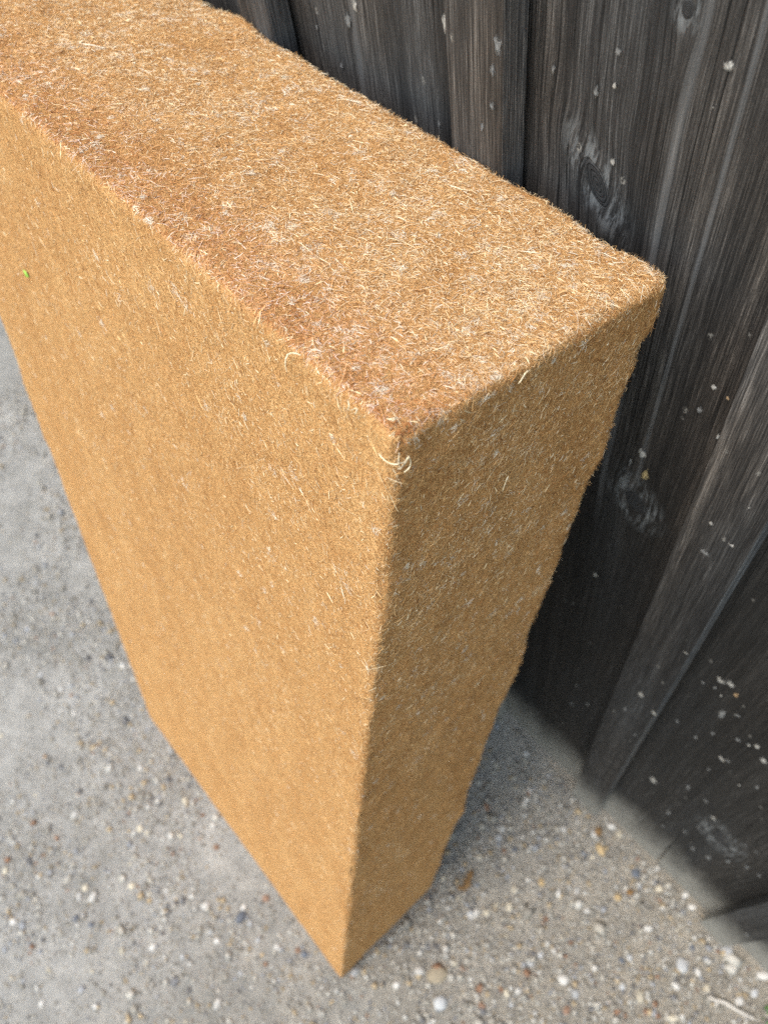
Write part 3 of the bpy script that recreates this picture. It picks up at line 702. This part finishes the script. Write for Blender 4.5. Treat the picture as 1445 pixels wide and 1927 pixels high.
# dry stalk, weed and leaf scraps
DRY = plain('dry_stalk', (0.50, 0.48, 0.45), 0.8, (0.34, 0.32, 0.29), 500.0)
stalk = empty('dry_stalk', on((1335, 1878), 2, 0.0), label='bleached dry plant stalk lying on the grit by the wall foot', category='stalk')
def rel(q, z): return np.array(on(q, 2, z)) - np.array(stalk.location)
tube('stem', [rel(q, .006 + .002 * (i % 2)) for i, q in enumerate([(1333, 1875), (1346, 1883), (1360, 1886), (1378, 1896), (1396, 1907), (1421, 1919)])], 0.0030, DRY, stalk)
tube('side_shoot', [rel((1350, 1883), .006), rel((1348, 1890), .006), rel((1345, 1895), .004)], 0.0022, DRY, stalk)
tube('root_hair', [rel((1396, 1914), .004), rel((1404, 1921), .006), rel((1400, 1930), .004), rel((1390, 1934), .003)], 0.0014, DRY, stalk)
GREEN = plain('weed_leaf', (0.10, 0.22, 0.035), 0.6, (0.06, 0.15, 0.02), 300.0)
wp = on((1439, 1905), 2, 0.0)
weed = empty('weed_sprig', wp, label='tiny green weed sprig growing from the grit at the wall foot', category='weed')
def leaf_mesh(L, Wd, cup):
    V, F = [], []
    for j in range(6):
        u = j / 5; ww = Wd * math.sin(math.pi * (0.08 + 0.9 * u)) * .5; zz = cup * math.sin(u * 2.4)
        V += [(-ww, u * L, zz), (0, u * L, zz - Wd * .12), (ww, u * L, zz)]
        if j: b = (j - 1) * 3; F += [(b, b + 1, b + 4, b + 3), (b + 1, b + 2, b + 5, b + 4)]
    me = bpy.data.meshes.new('leaf'); me.from_pydata(V, [], F)
    for p in me.polygons: p.use_smooth = True
    return me
LM = [leaf_mesh(.011, .004, .004), leaf_mesh(.008, .003, .002), leaf_mesh(.013, .003, .006)]
for me in LM: me.materials.append(GREEN)
for k in range(6):
    o = link('leaf', LM[k % 3], None, weed); o.location = (random.uniform(-.012, .012), random.uniform(-.012, .012), .001)
    o.rotation_euler = (random.uniform(.2, 1.1), random.uniform(-.3, .3), random.uniform(0, 6.28))
BROWN = plain('dead_leaf', (0.20, 0.12, 0.05), 0.8, (0.11, 0.065, 0.03), 300.0)
LIME = plain('green_leaf_crumb', (0.30, 0.52, 0.09), 0.6, (0.20, 0.40, 0.05), 600.0)
def crumb(name, loc, size, mat, nrm, label, cat, group=None):
    bm = bmesh.new(); n = 9; top = []
    for k in range(n):
        a = k * 2 * math.pi / n; r = size * random.uniform(.3, .62)
        top.append(bm.verts.new((r * math.cos(a) * 1.2, r * math.sin(a) * .8, random.uniform(.0, .25) * size)))
    c = bm.verts.new((0, 0, size * .28)); b = bm.verts.new((0, 0, size * .02))
    for k in range(n):
        bm.faces.new((c, top[k], top[(k + 1) % n])); bm.faces.new((b, top[(k + 1) % n], top[k]))
    me = bpy.data.meshes.new(name); bm.to_mesh(me); bm.free()
    o = link(name, me, mat, None, label=label, category=cat)
    if group: o['group'] = group
    o.location = loc; o.rotation_euler = Vector(nrm).to_track_quat('Z', 'Y').to_euler(); return o
for q, sz in (((885, 1650), .016), ((880, 1664), .017), ((868, 1672), .011)):
    crumb('leaf_scrap', on(q, 2, 0.004), sz, BROWN, (random.uniform(-.3, .3), random.uniform(-.3, .3), 1), 'brown dead leaf scrap on the ground beside the end of the batt', 'leaf', 'brown leaf scraps beside the batt end')
for q, sz in (((1125, 1565), .018), ((1186, 1681), .013)):
    crumb('leaf_scrap', on(q, 2, 0.004), sz, BROWN, (random.uniform(-.3, .3), random.uniform(-.3, .3), 1), 'brown dead leaf scrap on the grit near the wall foot', 'leaf', 'brown leaf scraps near the wall foot')
crumb('leaf_crumb', A0 + face_pt((50, 513), 0.0008), .0062, LIME, -TT, 'bright green leaf crumb stuck on the front face of the batt', 'leaf crumb')
